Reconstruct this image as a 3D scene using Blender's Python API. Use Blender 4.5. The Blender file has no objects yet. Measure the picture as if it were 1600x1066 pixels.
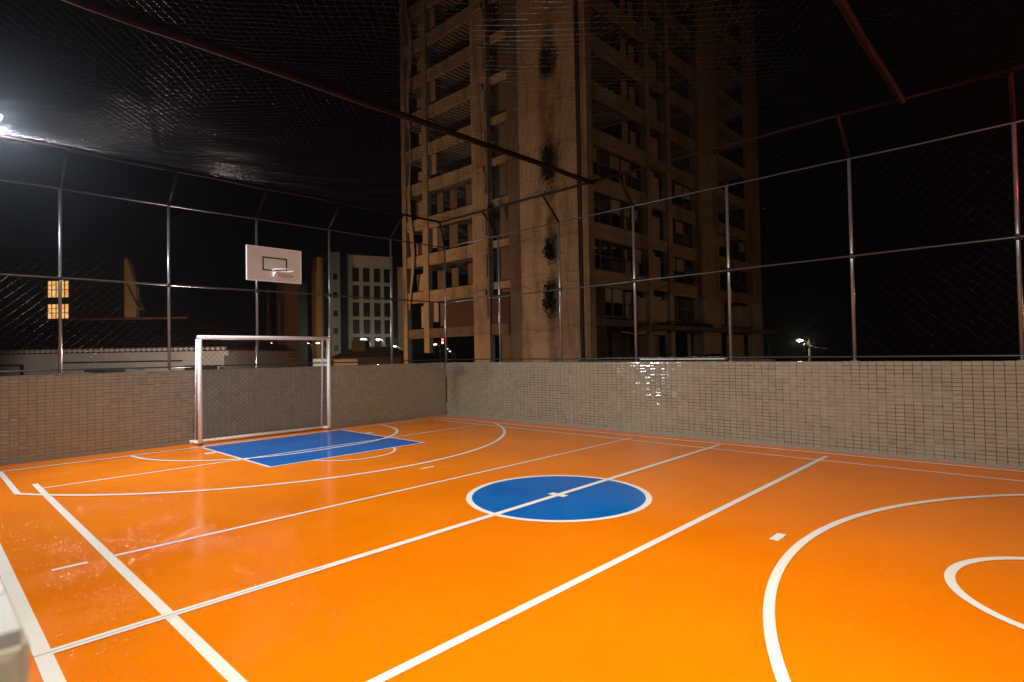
import bpy, math, random
from mathutils import Vector, Matrix, noise
random.seed(7)
R = math.radians
S = bpy.context.scene
COL = S.collection

# ------------------------------------------------------------------ camera
YAW, PITCH, ROLL = 0.81436, 0.02145, -0.01791
fw = Vector((math.sin(YAW)*math.cos(PITCH), math.cos(YAW)*math.cos(PITCH), math.sin(PITCH)))
rt = Vector((math.cos(YAW), -math.sin(YAW), 0)); up = rt.cross(fw)
r2 = rt*math.cos(ROLL) + up*math.sin(ROLL); u2 = up*math.cos(ROLL) - rt*math.sin(ROLL)
cam = bpy.data.cameras.new('camera'); camo = bpy.data.objects.new('camera', cam); COL.objects.link(camo)
M3 = Matrix((r2, u2, -fw)).transposed()
camo.matrix_world = Matrix.Translation((-5.7755, -4.6633, 1.8513)) @ M3.to_4x4()
cam.sensor_width = 36; cam.lens = 885.5/1600*36; cam.clip_start = 0.05; cam.clip_end = 800
cam.dof.use_dof = True; cam.dof.focus_distance = 9.5; cam.dof.aperture_fstop = 2.8; cam.dof.aperture_blades = 6
S.camera = camo
# ------------------------------------------------------------------ world, exposure, main lights
W = bpy.data.worlds.new('World'); S.world = W; W.use_nodes = True
bg = W.node_tree.nodes['Background']; bg.inputs[0].default_value = (.95, .6, .6, 1); bg.inputs[1].default_value = 0.0009
S.view_settings.view_transform = 'Standard'; S.view_settings.look = 'None'
S.view_settings.exposure = 0; S.view_settings.gamma = 1; S.view_settings.use_curve_mapping = False
S.cycles.use_adaptive_sampling = False; S.cycles.max_bounces = 6; S.cycles.diffuse_bounces = 3; S.cycles.glossy_bounces = 3
S.cycles.sample_clamp_indirect = 3; S.cycles.sample_clamp_direct = 0
S.cycles.caustics_reflective = False; S.cycles.caustics_refractive = False
FLOODS = [  # position, aim point, watts, colour
    ((-4.90, 8.30, 6.00), (0.5, 2.5, 0), 480, (0.93, 0.96, 1.0)),
    ((-5.65, -5.60, 5.55), (0.6, 0.4, 0), 560, (1.0, 0.92, 0.80)),
]

# ------------------------------------------------------------------ helpers
def mat(name, col=(.5, .5, .5), rough=.5, metal=0, spec=.5, emit=None, es=0, coat=0):
    m = bpy.data.materials.new(name); m.use_nodes = True
    b = m.node_tree.nodes['Principled BSDF']
    b.inputs['Base Color'].default_value = (*col, 1); b.inputs['Roughness'].default_value = rough
    b.inputs['Metallic'].default_value = metal; b.inputs['Specular IOR Level'].default_value = spec
    b.inputs['Coat Weight'].default_value = coat; b.inputs['Coat Roughness'].default_value = .12
    if emit: b.inputs['Emission Color'].default_value = (*emit, 1); b.inputs['Emission Strength'].default_value = es
    return m
class N:
    def __init__(s, m): s.t = m.node_tree; s.b = s.t.nodes['Principled BSDF']; s.p = s.new('ShaderNodeNewGeometry').outputs['Position']
    def new(s, k, **kw):
        n = s.t.nodes.new(k)
        for a, v in kw.items(): setattr(n, a, v)
        return n
    def link(s, a, b): s.t.links.new(a, b)
    def scale(s, v, sc):
        n = s.new('ShaderNodeVectorMath', operation='MULTIPLY'); s.link(v, n.inputs[0]); n.inputs[1].default_value = sc; return n.outputs[0]
    def noise(s, sc, detail=3, rough=.5, vec=None, stretch=None, dist=0):
        n = s.new('ShaderNodeTexNoise'); v = vec or s.p
        if stretch: v = s.scale(v, stretch)
        s.link(v, n.inputs['Vector']); n.inputs['Scale'].default_value = sc; n.inputs['Detail'].default_value = detail
        n.inputs['Roughness'].default_value = rough; n.inputs['Distortion'].default_value = dist; return n.outputs['Fac']
    def ramp(s, f, stops):
        n = s.new('ShaderNodeValToRGB'); s.link(f, n.inputs[0]); e = n.color_ramp.elements
        while len(e) < len(stops): e.new(.5)
        for i, (p, c) in enumerate(stops):
            e[i].position = p; e[i].color = (*c, 1) if hasattr(c, '__len__') else (c, c, c, 1)
        return n.outputs[0]
    def mix(s, f, a, b, mode='MIX'):
        n = s.new('ShaderNodeMix', data_type='RGBA', blend_type=mode)
        if isinstance(f, (int, float)): n.inputs[0].default_value = f
        else: s.link(f, n.inputs[0])
        for i, v in ((6, a), (7, b)):
            if isinstance(v, tuple): n.inputs[i].default_value = (*v, 1)
            else: s.link(v, n.inputs[i])
        return n.outputs[2]
    def math(s, op, a, b=0):
        n = s.new('ShaderNodeMath', operation=op)
        for i, v in enumerate((a, b)):
            if isinstance(v, (int, float)): n.inputs[i].default_value = v
            else: s.link(v, n.inputs[i])
        return n.outputs[0]
    def bump(s, h, st, d=.01):
        n = s.new('ShaderNodeBump'); s.link(h, n.inputs['Height']); n.inputs['Strength'].default_value = st; n.inputs['Distance'].default_value = d
        s.link(n.outputs[0], s.b.inputs['Normal'])

class MB:
    def __init__(s): s.v = []; s.f = []
    def add(s, vs, fs):
        o = len(s.v); s.v += [tuple(a) for a in vs]; s.f += [tuple(i+o for i in f) for f in fs]; return s
    def box(s, x0, x1, y0, y1, z0, z1):
        return s.add([(x0,y0,z0),(x1,y0,z0),(x1,y1,z0),(x0,y1,z0),(x0,y0,z1),(x1,y0,z1),(x1,y1,z1),(x0,y1,z1)],
                     [(0,3,2,1),(4,5,6,7),(0,1,5,4),(1,2,6,5),(2,3,7,6),(3,0,4,7)])
    def tube(s, pts, r, n=8, cap=True, r1=None):
        pts = [Vector(p) for p in pts]; k = len(pts); rings = []
        t = (pts[1]-pts[0]).normalized(); a = Vector((0,0,1)) if abs(t.z) < .9 else Vector((1,0,0))
        u = t.cross(a).normalized()
        for i, p in enumerate(pts):
            if i == 0: t = pts[1]-pts[0]
            elif i == k-1: t = pts[-1]-pts[-2]
            else: t = (pts[i+1]-pts[i]).normalized() + (pts[i]-pts[i-1]).normalized()
            t = t.normalized(); u = (u - t*u.dot(t)).normalized(); w = t.cross(u)
            rr = r if r1 is None else r + (r1-r)*i/(k-1)
            rings.append([p + (u*math.cos(2*math.pi*j/n) + w*math.sin(2*math.pi*j/n))*rr for j in range(n)])
        vs = [q for g in rings for q in g]; fs = []
        for i in range(k-1):
            for j in range(n):
                a_, b_ = i*n+j, i*n+(j+1) % n; fs.append((a_, b_, b_+n, a_+n))
        if cap: fs.append(tuple(reversed(range(n)))); fs.append(tuple(range((k-1)*n, k*n)))
        return s.add(vs, fs)
    def poly(s, pts, z0, z1):
        n = len(pts); vs = [(p[0], p[1], z0) for p in pts] + [(p[0], p[1], z1) for p in pts]
        fs = [tuple(reversed(range(n))), tuple(range(n, 2*n))] + [(i, (i+1) % n, (i+1) % n + n, i+n) for i in range(n)]
        return s.add(vs, fs)
    def mesh(s, name, m, smooth=False, bevel=0):
        me = bpy.data.meshes.new(name); me.from_pydata(s.v, [], s.f); me.update()
        if m: me.materials.append(m)
        if smooth:
            me.polygons.foreach_set('use_smooth', [True]*len(me.polygons))
        return me
    def build(s, name, m, parent=None, smooth=False, bevel=0, **props):
        o = bpy.data.objects.new(name, s.mesh(name, m, smooth)); COL.objects.link(o)
        if parent: o.parent = parent
        if bevel:
            b = o.modifiers.new('bevel', 'BEVEL'); b.width = bevel; b.segments = 2; b.limit_method = 'ANGLE'; b.angle_limit = R(40)
        for k, v in props.items(): o[k] = v
        return o
def sharp(o, ang=40):
    try: o.data.set_sharp_from_angle(angle=R(ang))
    except Exception: pass
    return o
def thing(name, label, cat, loc=(0,0,0), group=None, rz=0):
    o = bpy.data.objects.new(name, None); COL.objects.link(o); o.location = loc; o.rotation_euler.z = rz
    o.empty_display_size = .2; o['label'] = label; o['category'] = cat
    if group: o['group'] = group
    return o
def tag(o, label, cat, group=None):
    o['label'] = label; o['category'] = cat
    if group: o['group'] = group
    return o
def inst(src, name, parent, loc=(0,0,0), rot=None, scale=None):
    o = bpy.data.objects.new(name, src if isinstance(src, bpy.types.Mesh) else src.data); COL.objects.link(o)
    o.parent = parent; o.location = loc
    if rot: o.rotation_euler = rot
    if scale: o.scale = scale
    return o
def copy_thing(root, loc, label, rz=None):
    r = root.copy(); COL.objects.link(r); r.location = loc; r['label'] = label
    if rz is not None: r.rotation_euler.z = rz
    for ch in list(root.children):
        c = ch.copy(); COL.objects.link(c); c.parent = r
        for g in list(ch.children):
            d = g.copy(); COL.objects.link(d); d.parent = c
    return r

# ------------------------------------------------------------------ materials
def paint_mat(name, base, dark, light, rough=.3):
    m = mat(name, base, rough); n = N(m)
    big = n.noise(.55, 4, .55); fine = n.noise(9, 3, .6, stretch=(1, 2.2, 1)); grit = n.noise(260, 2, .6)
    c = n.mix(n.ramp(big, [(.35, 0), (.68, 1)]), dark, base)
    c = n.mix(n.math('MULTIPLY', n.ramp(fine, [(.52, 0), (.8, 1)]), .35), c, light)
    roll = n.noise(2.2, 4, .6, stretch=(.25, 2.6, 1)); c = n.mix(n.math('MULTIPLY', n.ramp(roll, [(.45, 0), (.75, 1)]), .45), c, dark)
    mark = n.noise(16, 5, .8, stretch=(1, .4, 1), dist=1.2); c = n.mix(n.math('MULTIPLY', n.ramp(mark, [(.70, 0), (.76, 1)]), .3), c, tuple(v*.45 for v in dark))
    scuff = n.noise(3.1, 6, .72, stretch=(1, .35, 1), dist=.6)
    c = n.mix(n.math('MULTIPLY', n.ramp(scuff, [(.63, 0), (.72, 1)]), .22), c, light)
    n.link(c, n.b.inputs['Base Color'])
    wet = n.ramp(n.noise(1.1, 4, .6), [(.4, .12), (.62, .24)])
    n.link(wet, n.b.inputs['Roughness'])
    h = n.math('ADD', n.math('MULTIPLY', n.noise(34, 3, .6), .9), n.math('MULTIPLY', grit, .25))
    n.bump(h, .05, .006)
    n.b.inputs['Specular IOR Level'].default_value = .10
    return m
M_or = paint_mat('orange_floor_paint', (.86, .213, .001), (.79, .18, .001), (.89, .265, .005))
M_bl = paint_mat('blue_floor_paint', (.0, .132, .47), (.0, .11, .41), (.008, .165, .55))
M_wh = paint_mat('white_line_paint', (.84, .81, .73), (.76, .73, .66), (.86, .84, .77)); M_wh.node_tree.nodes['Principled BSDF'].inputs['Specular IOR Level'].default_value = .03
def tile_mat():
    m = mat('glazed_tile', (.36, .31, .26), .16, spec=.5); n = N(m)
    sn = n.new('ShaderNodeVectorMath', operation='SNAP'); n.link(n.p, sn.inputs[0]); sn.inputs[1].default_value = (.127, .127, .065)
    wn = n.new('ShaderNodeTexWhiteNoise', noise_dimensions='3D'); n.link(sn.outputs[0], wn.inputs['Vector'])
    c = n.mix(wn.outputs['Value'], (.225, .203, .152), (.29, .262, .198))
    g = n.noise(1.3, 4, .6); c = n.mix(n.ramp(g, [(.4, 0), (.7, 1)]), c, (.275, .232, .17))
    dirt = n.noise(5, 5, .7, stretch=(1, 1, .25)); c = n.mix(n.math('MULTIPLY', n.ramp(dirt, [(.55, 0), (.8, 1)]), .4), c, (.13, .105, .08))
    n.link(c, n.b.inputs['Base Color'])
    n.link(n.ramp(n.noise(6, 3, .6), [(.3, .07), (.75, .2)]), n.b.inputs['Roughness'])
    n.bump(n.noise(22, 2, .5), .25, .004)
    return m
M_tile = tile_mat()
M_gr = mat('grout', (.08, .065, .05), .8); n = N(M_gr)
gn = n.ramp(n.noise(1.15, 3, .65, stretch=(1, 1, 1.5)), [(.50, 0), (.54, 1)])
n.link(n.mix(gn, (.035, .028, .02), (.22, .19, .145)), n.b.inputs['Base Color'])
M_gr2 = mat('pale_grout', (.2, .16, .12), .8); n = N(M_gr2)
n.link(n.mix(n.ramp(n.noise(1.6, 4, .7), [(.42, 0), (.60, 1)]), (.185, .155, .115), (.24, .21, .16)), n.b.inputs['Base Color'])
M_cop = mat('matt_coping_tile', (.21, .20, .175), .5, spec=.3)
M_cem = mat('cement_render', (.22, .21, .185), .7); n = N(M_cem)
n.link(n.mix(n.noise(6, 5, .65), (.15, .15, .13), (.27, .26, .22)), n.b.inputs['Base Color']); n.bump(n.noise(60, 4), .3, .004)
M_galv = mat('galvanised_steel', (.30, .31, .33), .3, metal=.65); n = N(M_galv)
n.link(n.mix(n.noise(4, 4), (.22, .225, .24), (.30, .305, .32)), n.b.inputs['Base Color'])
M_ox = mat('red_oxide_steel', (.06, .022, .02), .7, spec=.12); n = N(M_ox)
n.link(n.mix(n.noise(7, 4), (.009, .004, .004), (.016, .007, .007)), n.b.inputs['Base Color'])
M_blk = mat('black_steel', (.02, .02, .022), .4)
M_net = mat('nylon_twine', (.012, .013, .012), .3, spec=.5)
M_netc = mat('ceiling_twine', (.012, .014, .017), .25, spec=.45)
M_rail = mat('dull_rail_steel', (.07, .07, .074), .3, metal=.5)
M_gnet = mat('goal_twine', (.035, .03, .03), .6)
M_goal = mat('white_enamel', (.74, .70, .68), .45, spec=.3); n = N(M_goal)
n.link(n.mix(n.ramp(n.noise(9, 5, .7), [(.5, 0), (.75, 1)]), (.86, .85, .84), (.72, .68, .66)), n.b.inputs['Base Color'])
M_board = mat('backboard_paint', (.60, .55, .52), .45); n = N(M_board)
n.link(n.mix(n.noise(3, 4), (.52, .47, .44), (.66, .61, .58)), n.b.inputs['Base Color'])
M_bk = mat('board_marking', (.012, .01, .01), .5)
M_bedge = mat('board_edge', (.75, .73, .72), .4)
M_glow = mat('led_panel', (1, 1, 1), .5, emit=(.85, .93, 1), es=60)
M_glass = mat('dark_glass', (.02, .022, .025), .12)
M_house = mat('house_render', (.34, .29, .25), .8); n = N(M_house)
n.link(n.mix(n.noise(1.2, 6, .7, stretch=(1, 1, .5)), (.22, .19, .16), (.38, .33, .29)), n.b.inputs['Base Color'])
M_roof = mat('clay_roof_tile', (.13, .035, .025), .75); n = N(M_roof)
n.link(n.mix(n.noise(8, 4), (.08, .022, .017), (.18, .05, .035)), n.b.inputs['Base Color'])
M_dark = mat('dark_render', (.02, .015, .013), .8)
M_apt = mat('pale_facade', (.50, .50, .44), .7); n = N(M_apt)
n.link(n.mix(n.noise(.5, 5, .65, stretch=(1, 1, .4)), (.42, .40, .36), (.58, .55, .50)), n.b.inputs['Base Color'])
M_warm = mat('ochre_facade', (.46, .28, .10), .7); n = N(M_warm)
n.link(n.mix(n.noise(.8, 5, .65, stretch=(1, 1, .3)), (.36, .21, .075), (.50, .31, .12)), n.b.inputs['Base Color'])
M_ground = mat('asphalt_ground', (.05, .048, .045), .9); n = N(M_ground)
n.link(n.mix(n.noise(.3, 5), (.035, .034, .032), (.065, .06, .055)), n.b.inputs['Base Color'])
def conc(name, a, b, streak):
    m = mat(name, a, .85); n = N(m)
    cl = n.noise(.35, 6, .68); st = n.noise(.9, 6, .7, stretch=(1, 1, .13)); sp = n.noise(2.6, 6, .75, dist=.4)
    c = n.mix(n.ramp(cl, [(.3, 0), (.7, 1)]), a, b)
    c = n.mix(n.math('MULTIPLY', n.ramp(st, [(.50, 0), (.66, 1)]), .7), c, streak)
    c = n.mix(n.math('MULTIPLY', n.ramp(sp, [(.56, 0), (.70, 1)]), .6), c, tuple(v*.6 for v in streak))
    # dark runs below each floor joint of a long unfinished wall
    sx = n.new('ShaderNodeSeparateXYZ'); n.link(n.p, sx.inputs[0])
    wob = n.math('MULTIPLY', n.noise(.8, 3), 1.2)
    zz = n.math('MODULO', n.math('ADD', n.math('ADD', sx.outputs['Z'], 20), wob), 3.0)
    c = n.mix(n.math('MULTIPLY', n.ramp(n.math('DIVIDE', zz, 3.0), [(.0, 1), (.03, .3), (.2, 0), (.97, 0), (1, .9)]), n.math('MULTIPLY', sp, .9)), c, streak)
    n.link(c, n.b.inputs['Base Color']); n.bump(n.noise(4, 6, .7), .5, .05)
    return m
M_con = conc('stained_concrete', (.33, .27, .205), (.21, .165, .12), (.07, .048, .03))
M_con2 = conc('weathered_wall', (.40, .33, .25), (.24, .19, .14), (.05, .034, .022))
n = N(M_con2); src = n.b.inputs['Base Color'].links[0].from_socket    # rust runs under the plants that grow out of the wall
sx = n.new('ShaderNodeSeparateXYZ'); n.link(n.p, sx.inputs[0])
wob = n.math('MULTIPLY', n.math('SUBTRACT', n.noise(1.1, 4), .5), .9)
dy = n.math('ABSOLUTE', n.math('SUBTRACT', n.math('ADD', sx.outputs['Y'], wob), 18.8))
core = n.ramp(dy, [(.15, 1), (.6, 0)])
vz = n.ramp(n.noise(.5, 3, .6, stretch=(.1, .1, 1)), [(.38, .25), (.55, 1)])
core = n.math('MULTIPLY', n.math('MULTIPLY', core, vz), .85)
n.link(n.mix(core, src, (.05, .028, .014)), n.b.inputs['Base Color'])
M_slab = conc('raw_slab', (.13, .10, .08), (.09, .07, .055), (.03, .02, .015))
M_brick = mat('hollow_brick', (.17, .06, .035), .85); n = N(M_brick)
n.link(n.mix(n.noise(3, 4), (.03, .014, .011), (.055, .025, .018)), n.b.inputs['Base Color'])
M_panel = mat('plaster_panel', (.33, .26, .22), .8); n = N(M_panel)
n.link(n.mix(n.noise(.8, 5), (.22, .17, .14), (.36, .29, .25)), n.b.inputs['Base Color'])
M_leaf = mat('leaf', (.045, .06, .02), .6); M_leafd = mat('dry_leaf', (.012, .01, .007), .7)
M_win = mat('lit_window_glass', (.4, .3, .1), .5, emit=(1, .52, .12), es=1.0); n = N(M_win)
n.link(n.mix(n.ramp(n.noise(2.2, 3), [(.35, 0), (.65, 1)]), (.80, .30, .05), (1, .66, .24)), n.b.inputs['Emission Color'])
M_lampw = mat('lamp_lens_white', (1, 1, 1), .5, emit=(1, .97, .85), es=6)
M_lampg = mat('lamp_lens_cool', (1, 1, 1), .5, emit=(.9, 1, .9), es=6)
M_lampo = mat('lamp_lens_sodium', (1, .6, .2), .5, emit=(1, .5, .15), es=6)
M_lampr = mat('lamp_lens_red', (1, .1, .1), .5, emit=(1, .08, .04), es=8)

# ------------------------------------------------------------------ ground and podium
g = MB().box(-160, 260, -160, 260, -5.3, -5.0).build('ground', M_ground, kind='structure')
# road between the court podium and the tower
MB().box(9.5, 19.5, -60, 60, -5.0, -4.99).build('road', mat('road_asphalt', (.04, .038, .036), .85), kind='structure')

# ------------------------------------------------------------------ court floor
WX = 5.516
def wy(x): return 8.8366 - .0195*(x-WX)
fl = MB().box(-9, 5.7, -12, 9.2, -.4, 0).build('court_floor', M_or, kind='structure')
pod = MB().box(-9.4, 5.95, -12.4, 9.4, -5, -.41).build('podium_wall', M_cem); tag(pod, 'grey podium block that carries the orange court above the street', 'podium')
def flat(name, pts, z, m):
    me = bpy.data.meshes.new(name); me.from_pydata([(x, y, z) for x, y in pts], [], [tuple(range(len(pts)))]); me.materials.append(m)
    if me.polygons[0].normal.z < 0: me.flip_normals()
    o = bpy.data.objects.new(name, me); COL.objects.link(o); o.parent = fl; return o
def strip(a, b, w, z=.008, m=None):
    a = Vector(a); b = Vector(b); d = (b-a).normalized(); q = Vector((-d.y, d.x))*w/2
    return flat('painted_line', [a+q, a-q, b-q, b+q], z, m or M_wh)
def arc(cx, cy, r, a0, a1, w, z=.012, n=64, ry=None, name='painted_arc'):
    pts = []
    for s_, rr in ((1, w/2), (-1, -w/2)):
        k = [a0+(a1-a0)*i/n for i in range(n+1)]
        if s_ < 0: k = k[::-1]
        pts += [(cx+(r+rr)*math.cos(a), cy+(r+rr)*math.sin(a)) for a in k]
    vs = [(x, y, z) for x, y in pts]; m_ = n+1
    me = bpy.data.meshes.new(name); me.from_pydata(vs, [], [(i, i+1, 2*m_-2-i, 2*m_-1-i) for i in range(n)]); me.materials.append(M_wh)
    if me.polygons[0].normal.z < 0: me.flip_normals()
    o = bpy.data.objects.new(name, me); COL.objects.link(o); o.parent = fl; return o
# blue areas
flat('painted_key', [(-1.60, 8.29), (-1.60, 4.91), (1.61, 4.91), (1.61, 8.29)], .004, M_bl)
flat('painted_circle', [(-.02+1.15*math.cos(i*math.pi/48), 1.15*math.sin(i*math.pi/48)) for i in range(96)], .004, M_bl)
arc(-.02, 0, 1.15, 0, 2*math.pi, .075, n=96)
# volleyball court
strip((-4.49, 6.53), (-4.49, -8.9), .075); strip((4.45, 8.1), (4.53, -8.9), .06)
strip((-4.45, 6.05), (4.50, 6.13), .05, .0121)
strip((-4.45, 1.80), (4.78, 1.81), .05, .0122); strip((-4.92, 1.795), (-4.66, 1.795), .05)
strip((-4.45, -1.84), (4.93, -1.885), .075, .0123); strip((-4.45, -6.1), (4.50, -6.1), .05, .0124)
# court outline
strip((-5.20, 9.2-1.02), (-5.20, 8.6), .09) ; strip((-5.22, 6.2), (-5.20, -9), .085, .0125) if False else None
strip((-5.19, 5.2), (-5.22, -9), .09, .0125)
strip((4.83, 8.30), (5.30, -5.0), .08, .0126); strip((5.30, -5.0), (5.40, -9), .08, .0126)
strip((-5.15, 8.235), (4.86, 8.30), .055, .0161)
strip((-5.17, -.005), (4.98, 0), .085, .0162)
flat('expansion_joint', [(-5.26, -.012), (-3.3, -.010), (-3.3, -.003), (-5.26, -.005)], .0186, M_bk)
# centre mark and short dashes
strip((-.02, .13), (-.02, -.13), .11, .0165)
strip((-.11, 2.775), (.17, 2.775), .05); strip((-.06, -2.69), (.19, -2.69), .085)
# key
strip((-1.62, 8.20), (-1.62, 4.885), .055, .0121); strip((1.63, 8.27), (1.63, 4.885), .055, .0121); strip((-1.59, 4.91), (1.60, 4.91), .052, .0163)
strip((-1.86, 7.30), (-1.65, 7.30), .16, .008); strip((1.655, 7.18), (1.82, 7.18), .16, .008)
strip((-1.76, 6.02), (-1.52, 6.02), .07, .0164); strip((1.50, 6.10), (1.78, 6.10), .05, .0164)
# six metre area
arc(-.50, 8.22, 2.36, math.pi, 1.5*math.pi, .07, .0128, 40); arc(.42, 8.26, 2.36, 1.5*math.pi, 2*math.pi, .07, .0128, 40)
strip((-.50, 5.86), (.42, 5.90), .07, .0128)
# free throw arc, three point lines
arc(0, 5.20, .90, R(199), R(341), .05, .0129, 40)
def three(cy, Rr, x0, x1, sgn, ye0, ye1, w):
    a0 = math.acos((x0)/Rr); a1 = math.acos((x1)/Rr)
    arc(0, cy, Rr, -sgn*a0, -sgn*a1, w, .0131, 90)
    strip((x0, ye0), (x0, cy-sgn*math.sqrt(Rr*Rr-x0*x0)), w, .0132); strip((x1, ye1), (x1, cy-sgn*math.sqrt(Rr*Rr-x1*x1)), w, .0132)
three(8.60, 5.47, -4.75, 4.86, 1, 8.24, 8.27, .07)
three(-8.0, 5.08, -4.75, 4.86, -1, -8.3, -8.3, .075)
arc(0.02, -4.98, .94, R(-10), R(190), .07, .0129, 40)
flat('painted_key', [(-1.6, -8.3), (-1.6, -4.98), (1.6, -4.98), (1.6, -8.3)], .004, M_bl)

for o in fl.children: o.scale.z = .45     # the paint layers are only millimetres thick
# ------------------------------------------------------------------ tiled walls
TP, TZ = .127, .065
tb = MB(); w_, h_, d_ = .1215, .0595, .008; c_ = .0035
rings = [(0, 0), (.0022, .0064), (.0105, d_)]
tv = [(sx*(w_/2-q), sy*(h_/2-q), zz) for q, zz in rings for sx, sy in ((-1,-1),(1,-1),(1,1),(-1,1))]
tf = [(8,9,10,11)] + [(4*r_+i, 4*r_+(i+1) % 4, 4*r_+4+(i+1) % 4, 4*r_+4+i) for r_ in range(2) for i in range(4)]
tb.add(tv, tf)
tile_me = tb.mesh('tile', M_tile)
def tile_wall(root, O, D, Nn, length, rows, near_first, z0=.03, nparts=300, core=None):
    """O start on the face, D along, Nn outward; tiles nearest the start become parts."""
    D = Vector(D).normalized(); Nn = Vector(Nn).normalized(); Z = Vector((0,0,1))
    cols = int(length/TP); stuff = MB(); k = 0
    order = range(cols)
    for c in order:
        for r_ in range(rows):
            P = Vector(O) + D*(c+.5)*TP + Z*(z0+(r_+.5)*TZ)
            rx, ry = random.gauss(0, .009), random.gauss(0, .030)
            X = D if D.cross(Z).dot(Nn) > 0 else -D
            n2 = (Nn + X*rx + Z*ry).normalized(); x2 = (X - n2*X.dot(n2)).normalized(); z2 = n2.cross(x2)
            Mx = Matrix((x2, z2, n2)).transposed().to_4x4(); Mx.translation = P + Nn*random.uniform(-.001, .001)
            if k < nparts:
                o = bpy.data.objects.new('tile', tile_me); COL.objects.link(o); o.parent = root; o.matrix_local = Mx
                k += 1
            else:
                stuff.add([Mx @ Vector(v) for v in tb.v], tb.f)
    stuff.build('tile_field', M_tile, root, kind='stuff')
def thick(root, name, a, b, nrm, t, z0, z1, m):
    a = Vector(a); b = Vector(b); q = Vector(nrm).normalized()*t
    return MB().poly([a, b, (b[0]-q[0], b[1]-q[1]), (a[0]-q[0], a[1]-q[1])], z0, z1).build(name, m, root)
H = 1.60
# far wall behind the goal
bw = thing('tiled_wall', 'long brownish tiled parapet wall running behind the white goal', 'wall', (0, 0, 0))
XL = -5.70
thick(bw, 'wall_core', (XL, wy(XL)+.008), (WX+.20, wy(WX+.2)+.008), (0, -1, 0), .2, -.4, H-.012, M_gr2)
tile_wall(bw, (XL, wy(XL)+.006, 0), (1, -.0195, 0), (-.0195, -1, 0), WX-XL, 24, True)
thick(bw, 'plinth', (XL, wy(XL)-.012), (WX, wy(WX)-.012), (0, -1, 0), .018, -.01, .055, M_cem)
cop = MB()
k = int((WX-XL+.2)/TP)
for i in range(k): 
    x = XL+(i+.5)*TP; cop.box(x-.0605, x+.0605, wy(x)-.004+random.uniform(-.002,.002), wy(x)+.215, H-.012, H+random.uniform(-.002,.003))
cop.build('coping_tiles', M_tile, bw, kind='stuff')
# right hand wall
rw = thing('tiled_wall', 'tall grey beige tiled parapet wall running along the right sideline', 'wall', (0, 0, 0))
MB().box(WX+.008, WX+.208, -9, wy(WX)-.006, -.4, H-.012).build('wall_core', M_gr, rw)
tile_wall(rw, (WX+.006, -4.95, 0), (0, 1, 0), (-1, 0, 0), 13.78, 24, True, nparts=300)
tile_wall(rw, (WX+.006, -4.95, 0), (0, -1, 0), (-1, 0, 0), 3.6, 24, True, nparts=0)
MB().box(WX-.014, WX+.006, -9, wy(WX)-.02, -.01, .045).build('plinth', M_cem, rw)
cop = MB()
for i in range(int(17.7/TP)):
    y = -9+(i+.5)*TP; cop.box(WX-.004+random.uniform(-.002,.002), WX+.215, y-.0605, y+.0605, H-.012, H+random.uniform(-.002,.003))
cop.build('coping_tiles', M_tile, rw, kind='stuff')
# near wall stub beside the camera
nw = thing('tiled_wall', 'out of focus tiled wall end at the bottom left corner beside the camera', 'wall', (0, 0, 0))
NXF, NYE = -5.70, -3.96
MB().box(NXF-.212, NXF-.008, NYE+.008, wy(NXF)-.02, -.4, H-.012).build('wall_core', M_gr, nw)
tile_wall(nw, (NXF-.006, NYE, 0), (0, 1, 0), (1, 0, 0), 13.0, 24, True, nparts=0)
tile_wall(nw, (NXF, NYE+.006, 0), (-1, 0, 0), (0, -1, 0), .23, 24, True, nparts=46)
tp = MB()
for i in range(102):
    y = NYE+(i+.5)*TP; tp.box(NXF-.215, NXF-.004, y-.0605, y+.0605, H-.012, H+random.uniform(-.002,.003))
tp.build('coping_tiles', M_cop, nw, kind='stuff')

# ------------------------------------------------------------------ fence: posts, arms, rails, nets
bf = thing('net_fence', 'tall post and rail fence with dark netting on the wall behind the goal', 'fence', (0,0,0))
rf = thing('net_fence', 'tall post and rail net fence on the right hand wall in front of the tower', 'fence', (0,0,0))
def fy(x): return wy(x)+.10
ZT, ZU, ZM, ZL = 5.78, 5.18, 3.455, 1.685
TX, TY = 5.02, 8.44
post_me = MB().tube([(0,0,H-.02),(0,0,ZU+.05)], .029, 12).mesh('post', M_galv, True)
def posts(root, P, din, skip=()):
    arm_me = MB().tube([(0,0,ZU+.02), (din[0]*.5, din[1]*.5, ZT-.13), (din[0]*.62, din[1]*.62, ZT-.01)], .03, 8).mesh('arm', M_ox, True)
    foot = MB().tube([(0,0,H-.001),(0,0,H+.012)], .07, 10).mesh('base_plate', M_galv, True)
    clp = MB().tube([(0,0,ZM-.045),(0,0,ZM+.045)], .045, 12).mesh('clamp', M_blk, True)
    for i, (x, y) in enumerate(P):
        p_ = inst(post_me, 'post', root, (x, y, 0))
        inst(arm_me, 'arm', root, (x, y, 0)); inst(foot, 'base_plate', p_); inst(clp, 'clamp', p_)
BX = [-5.68, -3.82, -1.97, -.11, 1.76, 3.66]
posts(bf, [(x, fy(x)) for x in BX], (0, -1))
RY = [6.54, 4.36, 2.18, -.005, -2.20, -4.39, -6.58, -8.77]
posts(rf, [(5.61, y) for y in RY], (-1, 0))
cpost = inst(post_me, 'post', rf, (5.63, 8.92, 0))
MB().tube([(0,0,ZU+.02), (-.5, -.42, ZT-.05), (-.61, -.50, ZT)], .03, 8).build('arm', M_ox, rf, True).location = (5.63, 8.92, 0)
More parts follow.
